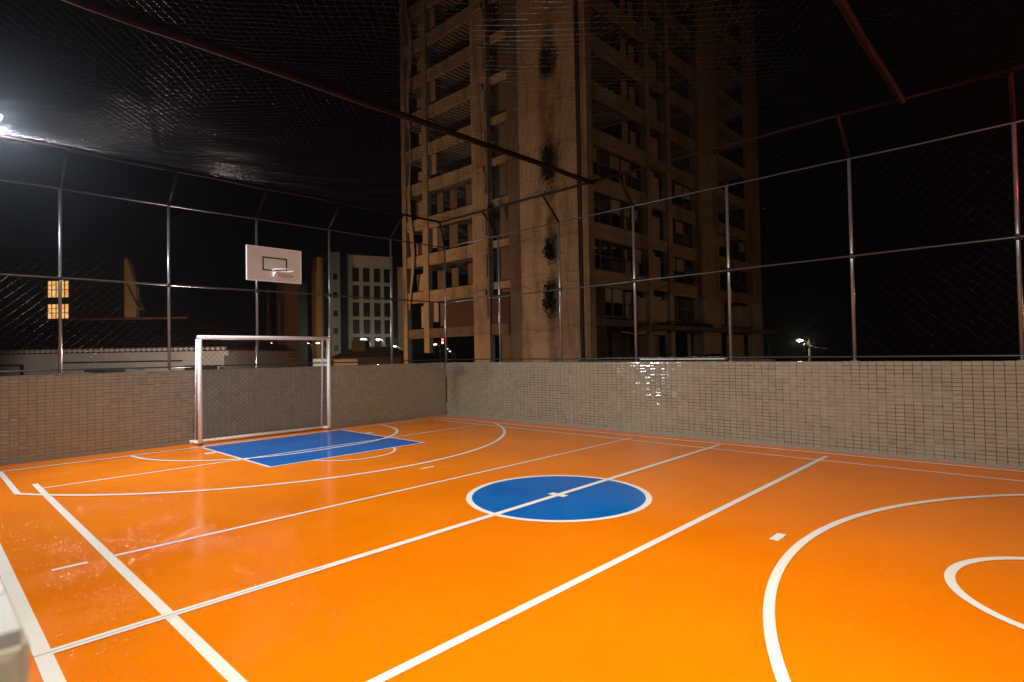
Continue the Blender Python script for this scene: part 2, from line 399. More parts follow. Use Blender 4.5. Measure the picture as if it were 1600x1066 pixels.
def wob(a, b, n, amp, seed):
    a = Vector(a); b = Vector(b); out = []
    for i in range(n+1):
        t = i/n; p = a.lerp(b, t); out.append(p + Vector((noise.noise((seed, i*.37, 1)), noise.noise((seed, 5, i*.37)), noise.noise((i*.37, seed, 9))))*amp)
    out[0] = a; out[-1] = b; return out
for z, r, nm in ((ZU, .017, 'rail'), (ZM, .018, 'rail'), (ZL, .016, 'bottom_rail')):
    MB().tube(wob((-5.85, fy(-5.85)-.01, z), (5.61, fy(5.6)-.01, z), 24, .012, z), r, 8).build(nm, M_rail, bf, True)
    MB().tube(wob((5.60, 8.90, z), (5.60, -9, z), 30, .012, z+3), r, 8).build(nm, M_rail, rf, True)
MB().tube(wob((-5.85, TY+.05, ZT), (TX, TY-.1, ZT), 24, .02, 1.3), .032, 8).build('top_rail', M_ox, bf, True)
MB().tube(wob((TX, TY-.1, ZT), (TX-.02, -9, ZT), 30, .02, 8.3), .032, 8).build('top_rail', M_ox, rf, True)
# ceiling beams
for y, lab in ((2.95, 'dark red ceiling pipe meeting the right fence in front of the tower corner'), (-3.0, 'faint dark red ceiling pipe at the upper right of the court')):
    b = MB().tube(wob((-5.95, y+.02, ZT+.02), (5.02, y-.1, ZT-.03), 22, .03, y), .052, 10).build('ceiling_beam', M_ox, None, True)
    tag(b, lab, 'beam', 'red oxide pipes that carry the net over the court')

def net(root, name, P00, U, V, lu, lv, pitch, r, m, sag=0, seed=0, knots=False, jit=.006, sagf=None, label=None, phase=0, n_=4):
    """diamond mesh in the rectangle P00 + u*U + v*V"""
    U = Vector(U).normalized(); V = Vector(V).normalized(); Nn = U.cross(V); P00 = Vector(P00)
    mb = MB()
    def pt(u, v):
        s = sagf(u, v) if sagf else sag*math.sin(math.pi*min(max(u/lu, 0), 1))*math.sin(math.pi*min(max(v/lv, 0), 1))
        j = noise.noise((u*1.7+seed, v*1.7, 3.1))*jit*4; j2 = noise.noise((u*1.1, v*1.3+seed, 7.7))*jit*5
        return P00 + U*(u+j2) + V*(v+j) + Nn*(s + j*1.5)
    dstep = pitch*math.sqrt(2)
    for sg in (1, -1):
        c = -lv if sg > 0 else 0; end = lu if sg > 0 else lu+lv
        k = math.floor(c/dstep)
        while k*dstep < end:
            c0 = k*dstep + phase; k += 1
            # u = c0 + sg*v
            vs = [0, lv]; va = (0-c0)*sg; vb = (lu-c0)*sg
            lo = max(0, min(va, vb)); hi = min(lv, max(va, vb))
            if hi-lo < .02: continue
            nn = max(2, int((hi-lo)/.35))
            mb.tube([pt(c0+sg*(lo+(hi-lo)*i/nn), lo+(hi-lo)*i/nn) for i in range(nn+1)], r, n_, False)
    if knots:
        a = int(lu/dstep*2); b = int(lv/dstep*2)
        for i in range(a):
            for j in range(b):
                if (i+j) % 2: continue
                q = pt(i*dstep/2 + phase, j*dstep/2); rr = r*2.1
                mb.add([q+Vector(d)*rr for d in ((1,0,0),(0,1,0),(-1,0,0),(0,-1,0),(0,0,1),(0,0,-1))],
                       [(0,1,4),(1,2,4),(2,3,4),(3,0,4),(1,0,5),(2,1,5),(3,2,5),(0,3,5)])
    return mb.build(name, m, root, True)
dz = ZT-ZU
yA, yB = fy(-5.8), fy(5.6)
net(bf, 'side_net', (-5.8, fy(0)-.05, ZL), (1, -.0195, 0), (0, 0, 1), 11.35, ZU-ZL, .12, .00065, M_net, seed=2, jit=.012)
net(bf, 'slope_net', (-5.8, fy(0)-.05, ZU), (1, 0, 0), (0, -.60, dz), 10.9, math.hypot(.6, dz), .12, .00065, M_net, seed=5, jit=.012)
net(rf, 'side_net', (5.56, -8.9, ZL), (0, 1, 0), (0, 0, 1), 17.8, ZU-ZL, .12, .00065, M_net, seed=12, jit=.012)
net(rf, 'slope_net', (5.56, -8.9, ZU), (0, 1, 0), (-.56, 0, dz), 17.4, math.hypot(.56, dz), .12, .00065, M_net, seed=15, jit=.012)
def sagc(u, v):
    y = -8.9+v
    t = (y-2.95)/5.5 if y > 2.95 else ((y+3.0)/5.95 if y > -3 else (y+9)/6)
    return -.16*math.sin(math.pi*min(max(t, 0), 1))*(1 if 0 <= t <= 1 else 0)
cn = net(None, 'ceiling_net', (-5.85, -8.9, ZT+.05), (1, 0, 0), (0, 1, 0), 10.85, 17.3, .105, .0018, M_netc, seed=31, knots=True, sagf=sagc, jit=.010)
tag(cn, 'dark diamond mesh net stretched overhead from pipe to pipe', 'net')

# ------------------------------------------------------------------ football goal
gt = thing('football_goal', 'white tubular football goal standing on the goal line before the blue key', 'goal', (0, 8.62, 0))
gl = lambda x, y, z: (x, y-8.62, z)
PL, PR, GH_ = (-1.52, 8.60), (1.52, 8.67), 2.31
for x, y in (PL, PR):
    MB().tube([gl(x, y, .02), gl(x, y, GH_)], .045, 16).build('post', M_goal, gt, True)
MB().tube([gl(PL[0]-.045, PL[1], GH_), gl(PR[0]+.045, PR[1], GH_)], .046, 16).build('crossbar', M_goal, gt, True)
BLc, BRc, BZ = (-1.60, 8.86), (1.40, 8.80), .055
MB().tube([gl(*PL, .05), gl(*BLc, BZ)], .038, 12).build('ground_bar', M_goal, gt, True)
MB().tube([gl(*PR, .05), gl(*BRc, BZ)], .038, 12).build('ground_bar', M_goal, gt, True)
MB().tube([gl(BLc[0]-.04, BLc[1], BZ), gl(BRc[0]+.04, BRc[1], BZ)], .040, 12).build('back_bar', M_goal, gt, True)
for a, b in (((PL[0]-.04, 8.66), (BLc[0]+.06, 8.85)), ((PR[0]-.14, 8.71), (BRc[0]-.02, 8.80))):
    MB().tube([gl(*a, GH_-.03), gl(*b, BZ+.03)], .021, 10).build('stay', M_goal, gt, True)
for x, y in (PL, PR):
    MB().tube([gl(x, y, .0), gl(x, y, .03)], .052, 12).build('post_foot', M_blk, gt, True)
gn_ = MB()
def gnet(A, B, C, D, nu, nv):   # A,B bottom; C,D top; diamond threads
    A, B, C, D = map(Vector, (A, B, C, D))
    def pt(u, v):
        p = (A.lerp(B, u)).lerp(C.lerp(D, u), v); s = math.sin(math.pi*v)*math.sin(math.pi*u)
        j = Vector((noise.noise((u*9, v*9, 2)), noise.noise((u*9, v*9, 5)), noise.noise((u*9, v*9, 8))))*.03
        return p + j*min(1, s*3) + Vector((0, .02, -.03))*s
    for i in range(-nv, nu):
        for sg in (1, -1):
            seg = []
            for k in range(nv+1):
                u = (i+k)/nu if sg > 0 else (nu-(i+k))/nu
                if 0 <= u <= 1: seg.append(pt(u, k/nv))
            if len(seg) > 1: gn_.tube(seg, .0024, 4, False)
gnet(gl(BLc[0], BLc[1]-.03, BZ+.03), gl(BRc[0], BRc[1]-.03, BZ+.03), gl(PL[0], 8.66, GH_-.04), gl(PR[0]-.1, 8.70, GH_-.04), 26, 20)
gnet(gl(BLc[0], BLc[1], BZ), gl(*PL, .06), gl(PL[0]-.03, 8.66, GH_-.04), gl(*PL, GH_-.05), 3, 20)
gnet(gl(BRc[0], BRc[1], BZ), gl(*PR, .06), gl(PR[0]-.12, 8.71, GH_-.04), gl(*PR, GH_-.05), 3, 20)
gn_.build('goal_net', M_gnet, gt, True)

# ------------------------------------------------------------------ basketball backboard
bb = thing('basketball_hoop', 'white rectangular basketball backboard with rim fixed to a fence post above the goal', 'basketball hoop', (0, 8.3, 3.62))
BW, BH = 1.24, .75
MB().box(-BW/2, BW/2, 0, .03, 0, BH).build('backboard', M_board, bb, bevel=.004)
ed = MB(); e = .018
ed.box(-BW/2-e, BW/2+e, -.006, .045, -e, 0).box(-BW/2-e, BW/2+e, -.006, .045, BH, BH+e).box(-BW/2-e, -BW/2, -.006, .045, 0, BH).box(BW/2, BW/2+e, -.006, .045, 0, BH)
ed.build('edge_frame', M_bedge, bb)
mk = MB(); t_ = .032; x0, x1, z0, z1 = -.29, .29, .225, .545
mk.box(x0, x1, -.003, .001, z1-t_, z1).box(x0, x1, -.003, .001, z0, z0+t_).box(x0, x0+t_, -.003, .001, z0+t_, z1-t_).box(x1-t_, x1, -.003, .001, z0+t_, z1-t_)
mk.build('target_square', M_bk, bb)
rim = thing_r = MB().tube([(.225*math.sin(a*math.pi/18), -.41-.225*math.cos(a*math.pi/18), .20) for a in range(37)], .010, 8, False).build('rim', M_goal, bb, True)
br = MB().box(-.07, .07, -.012, -.002, .10, .24).add([(-.07,-.012,.20),(.07,-.012,.20),(.035,-.195,.20),(-.035,-.195,.20),(-.07,-.012,.192),(.07,-.012,.192),(.035,-.195,.192),(-.035,-.195,.192)],
    [(0,1,2,3),(7,6,5,4),(0,4,5,1),(1,5,6,2),(2,6,7,3),(3,7,4,0)])
br.add([(-.05,-.012,.19),(-.05,-.17,.19),(-.05,-.012,.10),(-.044,-.012,.19),(-.044,-.17,.19),(-.044,-.012,.10)], [(0,1,2),(5,4,3),(0,3,4,1),(1,4,5,2),(2,5,3,0)])
br.add([(.05,-.012,.19),(.05,-.17,.19),(.05,-.012,.10),(.044,-.012,.19),(.044,-.17,.19),(.044,-.012,.10)], [(0,1,2),(5,4,3),(0,3,4,1),(1,4,5,2),(2,5,3,0)])
br.build('rim_bracket', M_goal, bb)
sp = MB()
for x in (-.16, .16):
    for z in (.12, .6): sp.tube([(x, .03, z), (-.11+x*.25, .62, z)], .018, 8)
sp.build('support_frame', M_blk, bb, True)
for x, z in ((-.12, .03), (.10, .03)):
    MB().tube([(x, -.008, z), (x, .002, z)], .010, 8).build('bolt', M_bk, bb)

# ------------------------------------------------------------------ floodlights (real lamps, the first shows at the left edge)
def flood(pos, aim, watts, colr, label, on):
    t = thing('floodlight', label, 'floodlight', pos, 'floodlights of the court')
    d = (Vector(aim)-Vector(pos)).normalized(); q = d.to_track_quat('-Z', 'Y'); t.rotation_mode = 'QUATERNION'; t.rotation_quaternion = q
    hb = MB().box(-.20, .20, -.14, .14, .012, .07)
    for i in range(9): hb.box(-.18+i*.043, -.17+i*.043, -.12, .12, .07, .10)
    hb.box(-.21, .21, -.15, -.14, -.01, .07).box(-.21, .21, .14, .15, -.01, .07).box(-.21, -.20, -.14, .14, -.01, .07).box(.20, .21, -.14, .14, -.01, .07)
    hb.build('housing', M_blk, t, bevel=.003)
    MB().box(-.19, .19, -.13, .13, .002, .010).build('led_panel', M_glow, t)
    MB().tube([(-.23, 0, .03), (-.23, .0, .2), (.23, 0, .2), (.23, 0, .03)], .012, 6).build('bracket', M_blk, t)
    L = bpy.data.lights.new('flood', 'AREA'); L.shape = 'RECTANGLE'; L.size = .36; L.size_y = .24; L.energy = watts; L.color = colr; L.spread = R(128)
    lo = bpy.data.objects.new('flood_beam', L); COL.objects.link(lo); lo.parent = t; lo.location = (0, 0, -.012)
flood(*FLOODS[0], 'bright cool white floodlight on the back top rail at the left edge', None)
flood(*FLOODS[1], 'warm white floodlight on the left side just behind the camera', None)
# red marker lamp on the right fence, behind the frame edge
rl = thing('marker_lamp', 'small red marker lamp hung under the net beyond the right edge', 'lamp', (5.15, -5.7, 5.40))
MB().tube([(0,0,-.12),(0,0,-.03)], .05, 10).build('base', M_blk, rl); MB().tube([(0,0,.09),(0,0,.40)], .008, 6).build('hanger', M_blk, rl); MB().tube([(0,0,-.03),(0,0,.06),(0,0,.09)], .045, 12, True, .02).build('lens', M_lampr, rl)
L = bpy.data.lights.new('marker', 'POINT'); L.energy = 90; L.color = (1, .03, .01); L.shadow_soft_size = .05
lo = bpy.data.objects.new('marker_light', L); COL.objects.link(lo); lo.parent = rl; lo.location = (-.1, .12, 0)

# ------------------------------------------------------------------ street lamps
def street_lamp(x, y, z, label, lens, power=0, colr=(1, .9, .7), rz=0, size=1.0, arm=1.0, group='street lamps lit in the distance', rad=.12):
    t = thing('street_lamp', label, 'street lamp', (x, y, -5.0), group, rz)
    hz = z+5.0
    MB().tube([(arm, 0, 0), (arm, 0, hz*.9), (arm*.8, 0, hz*.97), (.25, 0, hz+.05)], .085, 8, True, .045).build('pole', M_galv, t, True)
    hd = MB().poly([(-.32*size,-.13*size),(.28*size,-.10*size),(.28*size,.10*size),(-.32*size,.13*size)], hz+.02, hz+.12).build('lamp_head', M_blk, t, bevel=.02)
    ln = MB(); s_ = size
    for i in range(1): pass
    import bmesh
    bm = bmesh.new(); bmesh.ops.create_uvsphere(bm, u_segments=10, v_segments=6, radius=1.0)
    bmesh.ops.scale(bm, vec=(.26*s_, .13*s_, .10*s_), verts=bm.verts); bmesh.ops.translate(bm, vec=(-.02, 0, hz-.02), verts=bm.verts)
    me = bpy.data.meshes.new('lens'); bm.to_mesh(me); bm.free(); me.materials.append(lens)
    o = bpy.data.objects.new('lens', me); COL.objects.link(o); o.parent = t
    if power:
        L = bpy.data.lights.new('street', 'POINT'); L.energy = power; L.color = colr; L.shadow_soft_size = rad
        lo = bpy.data.objects.new('street_light', L); COL.objects.link(lo); lo.parent = t; lo.location = (-.1, 0, hz-.3)
    return t
SOD = (1, .48, .18)
street_lamp(2.8, 38.6, .8, 'sodium street lamp in the lane behind the tiled roof house', M_lampo, 11500, SOD, group='sodium street lamps round the tower')
street_lamp(33.0, -12.0, .7, 'sodium street lamp on the street right of the unfinished tower', M_lampo, 2400, SOD, group='sodium street lamps round the tower')
street_lamp(.5, 16.0, .2, 'unseen lane lamp added to light the front of the tiled roof house', M_lampw, 2600, (1, .82, .72), group='sodium street lamps round the tower')  # added lamp, hidden behind the court wall, brightens the house front
for x, y, z, lab, ln, pw, cc, sz in [
    (29.08, 74.93, 3.99, 'bright warm street lamp just left of the ochre column building', M_lampw, 0, None, 1.5),
    (32.18, 71.64, 3.91, 'bright street lamp on a curved pole right of the ochre column building', M_lampw, 260, (1, .9, .7), 1.5),
    (33.60, 70.14, 3.79, 'street lamp against the ochre side of the white apartment block', M_lampw, 0, None, 1.1),
    (26.66, 77.52, 3.06, 'small street lamp left of the backboard post, first of a close pair', M_lampw, 0, None, 1.1),
    (27.71, 76.40, 3.13, 'small street lamp right beside the backboard post', M_lampw, 0, None, 1.1),
    (37.64, 65.88, 3.23, 'lower lamp above the dark hipped roof in front of the white block', M_lampg, 0, None, 1.0),
    (38.00, 65.46, 4.21, 'cool street lamp in front of the third and fourth window columns of the white block', M_lampg, 330, (1, 1, .84), 1.6),
    (39.43, 63.95, 4.18, 'cool street lamp in front of the right window columns of the white block', M_lampg, 200, (1, 1, .84), 1.2),
    (41.05, 62.27, 3.14, 'small low lamp at the right corner of the white block', M_lampw, 160, (.9, 1, .6), .9),
    (69.48, 90.37, 5.14, 'far street lamp seen through the open base of the tower, upper one', M_lampw, 0, None, 1.8),
    (70.32, 89.52, 4.04, 'far street lamp seen through the open base of the tower, lower one', M_lampw, 0, None, 1.6),
    (72.09, 87.67, 3.04, 'tiny far lamp right of the red signal light', M_lampg, 0, None, .8),
    (72.46, 87.29, 2.49, 'tiny lowest far lamp near the wall corner', M_lampw, 0, None, .8),
    (80.30, 20.68, 2.95, 'lone street lamp beside the utility pole right of the tower', M_lampw, 160, (1, .9, .6), 1.9)]:
    street_lamp(x, y, z, lab, ln, pw, cc or (1, 1, 1), rz=R(-46), size=sz, arm=1.4 if 'pole' in lab else 1.0)

# ------------------------------------------------------------------ unfinished tower
tw = thing('unfinished_tower', 'tall unfinished concrete high rise with stained walls and open floors lit orange', 'building', (23.0, 15.8, -5.0))
def T(x, y, z): return (x-23.0, y-15.8, z+5.0)
def tb_(name, x0, x1, y0, y1, z0, z1, m, par=None, bevel=0):
    return MB().box(x0-23, x1-23, y0-15.8, y1-15.8, z0+5, z1+5).build(name, m, par or tw, bevel=bevel)
ZTOP = 46.0
floors = [7.0+3.02*i for i in range(13)]
XR, YR = 52.2, 35.1
# main full height members
tb_('corner_column', 23.0, 23.62, 15.80, 16.25, -5, ZTOP, M_con)
tb_('pipe_recess', 23.22, 23.6, 16.26, 16.62, -5, ZTOP, M_slab)
dp = MB()
dp.tube([T(23.12, 16.44, -5), T(23.12, 16.44, ZTOP)], .07, 6); dp.build('drain_pipe', M_brick, tw, True)
for f in floors + [4.0, 1.0, -2.0]:
    tb_('wall_panel', 23.04+random.uniform(0,.03), 23.4, 16.64, 21.55, f-2.98, f+.02, M_con2)
    tb_('wall_panel', 23.16, 23.4, 21.56, 22.78, f-2.98, f+.02, M_slab)
tb_('column', 22.95, 23.45, 24.62, 26.30, -5, ZTOP, M_con)
tb_('column', 23.0, 23.4, 31.7, 32.35, 2, ZTOP, M_con)
tb_('column', 22.94, 23.4, 34.55, YR, -5, ZTOP, M_con)
tb_('column', 30.3, 30.9, 15.82, 16.35, -5, ZTOP, M_con)
tb_('column', 33.5, 34.15, 15.9, 16.4, -5, ZTOP, M_con)
tb_('column', 38.5, 42.1, 15.7, 16.5, 1.5, ZTOP, M_con)
tb_('column', 49.9, 52.2, 15.80, 16.4, -5, ZTOP, M_con)
for x in (29.5, 37, 45): 
    for y in (22, 29): tb_('inner_column', x, x+.5, y, y+.5, -5, ZTOP, M_slab)
# slabs, ribs, beams
rng = random.Random(3)
for i, f in enumerate(floors):
    tb_('floor_slab', 23.45, XR-.1, 16.45, YR-.1, f-.45, f-.25, M_slab)
    ribs = MB()
    for k in range(20): ribs.box(.6, 7.1, 8.0+k*.46-.07+2.7, 8.0+k*.46+.07+2.7, f+5-.62, f+5-.451)      # left bay, seen from below
    for k in range(12): ribs.box(.8+k*.52, .94+k*.52, .8, 6.5, f+5-.64, f+5-.452)
    for k in range(8): ribs.box(15.3+k*.5, 15.44+k*.5, .8, 5.5, f+5-.64, f+5-.452)
    for k in range(14): ribs.box(19.3+k*.52, 19.44+k*.52, .8, 5.5, f+5-.64, f+5-.452)
    ribs.build('ceiling_ribs', M_panel, tw, kind='stuff')
    top, bot = f+.05, f-.92
    # left face beams
    tb_('edge_beam', 23.10, 23.35, 26.31, 31.69, f-.88, f+.05, M_con)
    tb_('edge_beam', 23.02, 23.30, 32.36, 34.54, f-.85, f+.05, M_con)
    tb_('edge_beam', 23.25, 23.5, 22.79, 24.61, f-.5, f+.02, M_con)
    # right face beams
    tb_('edge_beam', 23.63, 30.29, 15.90, 16.15, bot-.05, top, M_con)
    tb_('edge_beam', 30.91, 33.49, 16.05, 16.3, bot+.2, top, M_con)
    tb_('edge_beam', 34.16, 38.49, 16.05, 16.3, bot, top, M_con)
    tb_('edge_beam', 42.11, 49.89, 16.0, 16.25, bot+.1, top, M_con)
    # blocked dark balcony niche and stub on the column
    tb_('niche_back', 23.7, 23.9, 22.79, 24.61, f-2.95, f-.5, M_slab)
    if rng.random() < .8: tb_('concrete_stub', 22.8, 22.94, 24.9, 25.9, f-.9, f-.55, M_con)
    # slit openings cut beside the column (dark boxes set back behind a lighter column jacket)
    tb_('column_jacket', 22.86, 22.95, 24.75, 25.9+rng.uniform(-.1,.2), f-2.6, f-1.0, M_con)
    # inner walls and partial infill
    tb_('inner_wall', 30.0, 30.2, 24.0, 34.0, f-2.9, f-.46, M_slab)
    tb_('inner_wall', 26.0, 29.5, 21.5, 21.7, f-2.9, f-.46, M_brick if i % 3 == 0 else M_slab)
    tb_('inner_wall', 31.5, 49.0, 22.0, 22.2, f-2.9, f-.46, M_slab)
    tb_('infill_wall', 31.0, 31.0+rng.uniform(.8, 1.6), 16.5, 16.6, f-2.9, f-1.0+rng.uniform(-.4,.2), M_panel)
    tb_('infill_wall', 32.35, 33.4, 16.6, 16.7, f-2.9, f-1.1, M_panel)
    tb_('infill_wall', 28.6, 29.3, 16.7, 16.8, f-2.9, f-1.0, M_panel)
    tb_('infill_wall', 29.5, 30.2, 16.6, 16.7, f-2.9, f-1.3+rng.uniform(-.3,.3), M_panel)
    # balcony section at the far left edge
    tb_('infill_wall', 23.5, 23.65, 32.5, 33.3+rng.uniform(0,.6), f-2.9, f-1.1-rng.uniform(0,.8), M_panel)
    if i % 2 == 0: tb_('infill_wall', 23.42, 23.5, 31.0, 31.7, f-2.5, f-.9, M_panel)
    # window frames on the lower and middle floors
    if f < 17:
        for (x0, x1, y, nn) in ((23.63, 30.29, 16.30, 5), (34.16, 38.49, 16.40, 3), (42.11, 49.89, 16.4, 5)):
            wf = MB(); w0 = f-3.0+.12; w1 = f-.95
            for k in range(nn+1):
                x = x0+(x1-x0)*k/nn; wf.box(x-.05-23, x+.05-23, y-15.8, y+.08-15.8, w0+5, w1+5)
            wf.box(x0-23, x1-23, y+.01-15.8, y+.07-15.8, w0+5, w0+5.08).box(x0-23, x1-23, y+.01-15.8, y+.07-15.8, w0+5+.95, w0+6.02)
            wo = wf.build('window_frame', M_slab, tw)
            for k in range(nn):
                a, b = x0+(x1-x0)*k/nn+.06, x0+(x1-x0)*(k+1)/nn-.06
                q = rng.random()
                if q < .28: MB().box(a-23, b-23, y+.09-15.8, y+.12-15.8, w0+5+.98, w1+5).build('pane', M_panel, wo)
                elif q < .75: MB().box(a-23, b-23, y+.02-15.8, y+.05-15.8, w0+5, w0+5+.94).build('pane', M_glass, wo)
        for k in range(3):
            y0 = 26.9+k*1.7
            tb_('infill_wall', 23.5, 23.6, y0, y0+rng.uniform(.3, 1.1), f-2.9, f-.95-rng.uniform(0,.5), M_slab)
# hanging torn sheet at the far left corner
sh = MB()
for k in range(24):
    z = 44-k*1.6; a = 34.0+.22*math.sin(k*1.1); b = a-.35-.2*math.sin(k*.7)
    z2 = z-1.6; a2 = 34.0+.22*math.sin((k+1)*1.1); b2 = a2-.35-.2*math.sin((k+1)*.7)
    sh.add([T(22.9, a, z), T(22.88, b, z), T(22.86, b2, z2), T(22.9, a2, z2), T(22.87, a, z), T(22.85, b, z), T(22.83, b2, z2), T(22.87, a2, z2)], [(0,1,2,3),(7,6,5,4),(0,3,7,4),(1,5,6,2)])
sh.build('torn_sheeting', M_panel, tw)
# tower base: deep transfer floor, open ground level
tb_('transfer_beam', 23.05, 23.5, 22.8, 34.5, 3.2, 3.95, M_slab)
tb_('base_wall', 23.1, 23.4, 22.8, 29.8, 3.95, 6.1, M_brick)
tb_('transfer_slab', 23.4, XR, 15.95, YR-.2, 3.5, 3.95, M_slab)
tb_('base_wall', 23.64, 25.0, 16.0, 16.3, -5, 6.05, M_brick)
tb_('base_wall', 29.2, 33.3, 16.1, 16.4, 3.0, 5.6, M_con); tb_('base_wall', 29.2, 32.0, 16.1, 16.4, -5, 2.9, M_slab)
tb_('base_wall', 33.4, 38.4, 16.5, 16.7, 3.96, 5.9, M_brick)
tb_('cantilever_box', 38.4, 41.9, 15.3, 16.4, 3.95, 5.95, M_con); tb_('cantilever_box', 45.0, 49.4, 15.3, 16.4, 3.9, 5.7, M_con)
tb_('canopy_slab', 29.0, XR+.4, 14.6, 16.2, 3.3, 3.6, M_slab)
tb_('base_wall', 40, 43.5, 17.5, 17.8, -5, 3.3, M_slab); tb_('base_wall', 46, 49.4, 16.6, 16.9, -5, 3.2, M_con)
tb_('base_core', 30, 46, 24, 30, -5, 3.5, M_slab)
tb_('base_wall', 23.5, 24.2, 22.0, 24.0, -5, 3.2, M_slab)
rub = MB()
for k in range(60):
    x = rng.uniform(30, 39.5); s_ = rng.uniform(.08, .3); z = 3.62+rng.uniform(0, .35)*math.sin((x-30)/9.5*math.pi)
    rub.add([T(x+s_*rng.uniform(-1,1), 15.0+rng.uniform(-.3,.6)+s_*rng.uniform(-1,1), z+s_*rng.uniform(-.6,1)) for _ in range(4)], [(0,1,2),(0,3,1),(1,3,2),(2,3,0)])
rub.build('rubble', M_brick, tw, kind='stuff')
for y, zb, s_ in ((18.85, 20.9, .62), (18.85, 14.2, .75), (18.8, 8.5, .5), (18.9, 5.3, .7), (24.0, 11.9, .45)):
    sh = MB()
    for k in range(650):
        a, b = rng.gauss(0, .27), rng.gauss(0, .36)
        c = Vector((22.9-abs(rng.gauss(0, .2)), y+a*s_*(1.0 if b > 0 else .6), zb-b*s_*1.9)); d = .12*s_+.06
        q = [Vector((rng.uniform(-1,1), rng.uniform(-1,1), rng.uniform(-1,1)))*d for _ in range(3)]
        sh.add([c+q[0], c+q[1], c+q[2]], [(0,1,2)])
    st = MB().tube([(23.04, y, zb-.5), (22.9, y, zb-.2), (22.8, y+.05, zb+.1)], .03, 5)
    pl = thing('wall_shrub', 'x', 'plant', (22.9, y, zb), 'dark shrubs rooted in the tower wall')
    o = sh.build('leaf_clump', M_leafd, pl, kind='stuff'); o.location = (-22.9, -y, -zb); o2 = st.build('stem', M_brick, pl); o2.location = (-22.9, -y, -zb)
    pl['label'] = {20.9: 'topmost dark shrub growing out of the blank tower wall', 14.2: 'dark shrub on the blank tower wall where the ceiling pipe crosses it',
                   8.5: 'dark shrub on the blank tower wall just above mid fence rail', 5.3: 'lowest dark shrub on the blank tower wall',
                   11.9: 'small dark shrub in the tower niche left of the blank wall'}[zb]
# loose cable on the tower's right face
cb = MB().tube([T(25.2, 15.0, 3.1), T(26.8, 14.9, 2.95), T(28.6, 14.9, 3.25), T(29.4, 15.2, 3.9), T(29.5, 15.7, 5.6)], .03, 6).build('loose_cable', M_panel, tw, True)

# ------------------------------------------------------------------ neighbouring parapet ledge just beyond the right wall
ld = MB()
for k in range(46):
    y = .50+k*.046; 
    if 26 > k > 0 or k > 30 or k < 1: pass
    ld.box(6.5, 6.62+random.uniform(-.01,.02), y, y+.046, 1.635, 1.685+random.uniform(-.006,.008))
ledge = ld.build('parapet_capping', mat('white_capping', (.85, .83, .72), .6)); tag(ledge, 'bright white rough capping strip just behind the right wall below the tower', 'ledge')
MB().box(6.5, 6.7, -.5, 4.5, -5, 1.63).build('parapet_wall', M_dark); tag(bpy.data.objects['parapet_wall'], 'dark neighbouring parapet wall under the bright capping strip', 'wall')

# ------------------------------------------------------------------ house with tiled roof at left
view = Vector((-math.cos(YAW), math.sin(YAW), 0))      # towards image left
hs = thing('tiled_roof_house', 'low pale rendered house with dark red clay tile roof behind the left fence', 'house', (4.06, 22.8, -5.0), rz=math.atan2(7.46, -7.05))
# local x runs towards the image left, local -y... away is -Y rotated; use +y = towards camera
def hb(name, x0, x1, y0, y1, z0, z1, m, par=None): return MB().box(x0, x1, y0, y1, z0+5, z1+5).build(name, m, par or hs)
hb('wall', 0, 12.8, -7.5, 0, -5, 2.2, M_house)
MB().add([(.3,0,7.18),(12.8,0,7.18),(12.8,-7.5,7.18),(.3,-7.5,7.18),(4.1,-3.8,8.8),(12.8,-3.8,8.8)], [(0,1,5,4),(1,2,5),(2,3,4,5),(3,0,4),(3,2,1,0)]).build('attic', M_dark, hs)
def roof_sheet(x0, x1, y0, z0, y1, z1, ex0=0, ex1=0):
    mb = MB(); n_ = int((x1-x0)/.06); rows = 14
    for j in range(rows):
        for i in range(n_):
            def P(a, b):
                t = b/rows; xa = x0+(x1-x0)*a/n_
                lo = x0+ex0*t; hi = x1-ex1*t; xa = min(max(xa, lo), hi)
                return (xa, y0+(y1-y0)*t, z0+(z1-z0)*t+.05*abs(math.sin(math.pi*(x0+(x1-x0)*a/n_)/.24)) + .035*(1-(b-j)))
            mb.add([P(i, j), P(i+1, j), P(i+1, j+1), P(i, j+1)], [(0, 1, 2, 3)])
    return mb
roof_sheet(-.3, 13.1, .45, 7.28, -3.9, 8.95, ex0=4.2).build('roof_slope', M_roof, hs)
roof_sheet(-.3, 13.1, -7.95, 7.28, -3.9, 8.95, ex0=4.2).build('roof_slope', M_roof, hs)
MB().add([(-.3,.45,7.25),(-.3,-7.95,7.25),(3.9,-3.9,8.98),(-.3,.45,7.2),(-.3,-7.95,7.2),(3.9,-3.9,8.9)], [(0,2,1),(3,4,5),(0,1,4,3),(1,2,5,4),(2,0,3,5)]).build('roof_hip', M_roof, hs)
MB().tube([(3.9,-3.9,9.0),(13.1,-3.9,9.0)], .11, 8).build('ridge_cap', M_roof, hs, True)
ev = MB()
for k in range(int(13.2/.24)):
    x = -.2+k*.24; ev.tube([(x, .46, 7.30), (x, .30, 7.34)], .085, 8)
ev.build('eave_tile_ends', M_house, hs, kind='stuff')
hb('fascia', -.25, 13.0, .001, .10, 1.98, 2.2, M_house)
hb('conduit', 1.9, 7.5, .001, .05, 1.74, 1.80, M_dark); hb('conduit', 9.2, 12.8, .001, .05, 1.66, 1.73, M_dark)
MB().tube([(9.2, .05, 2.2), (9.2, .05, 6.7)], .05, 8).build('drain_pipe', M_dark, hs, True)
hb('dark_porch_panel', .3, 1.8, .002, .03, -1.0, 1.55, M_glass)  # flat dark plates on the solid wall stand in for shaded openings
hb('dark_porch_panel', -.0, .2, .002, .03, -1.0, 1.45, M_dark)
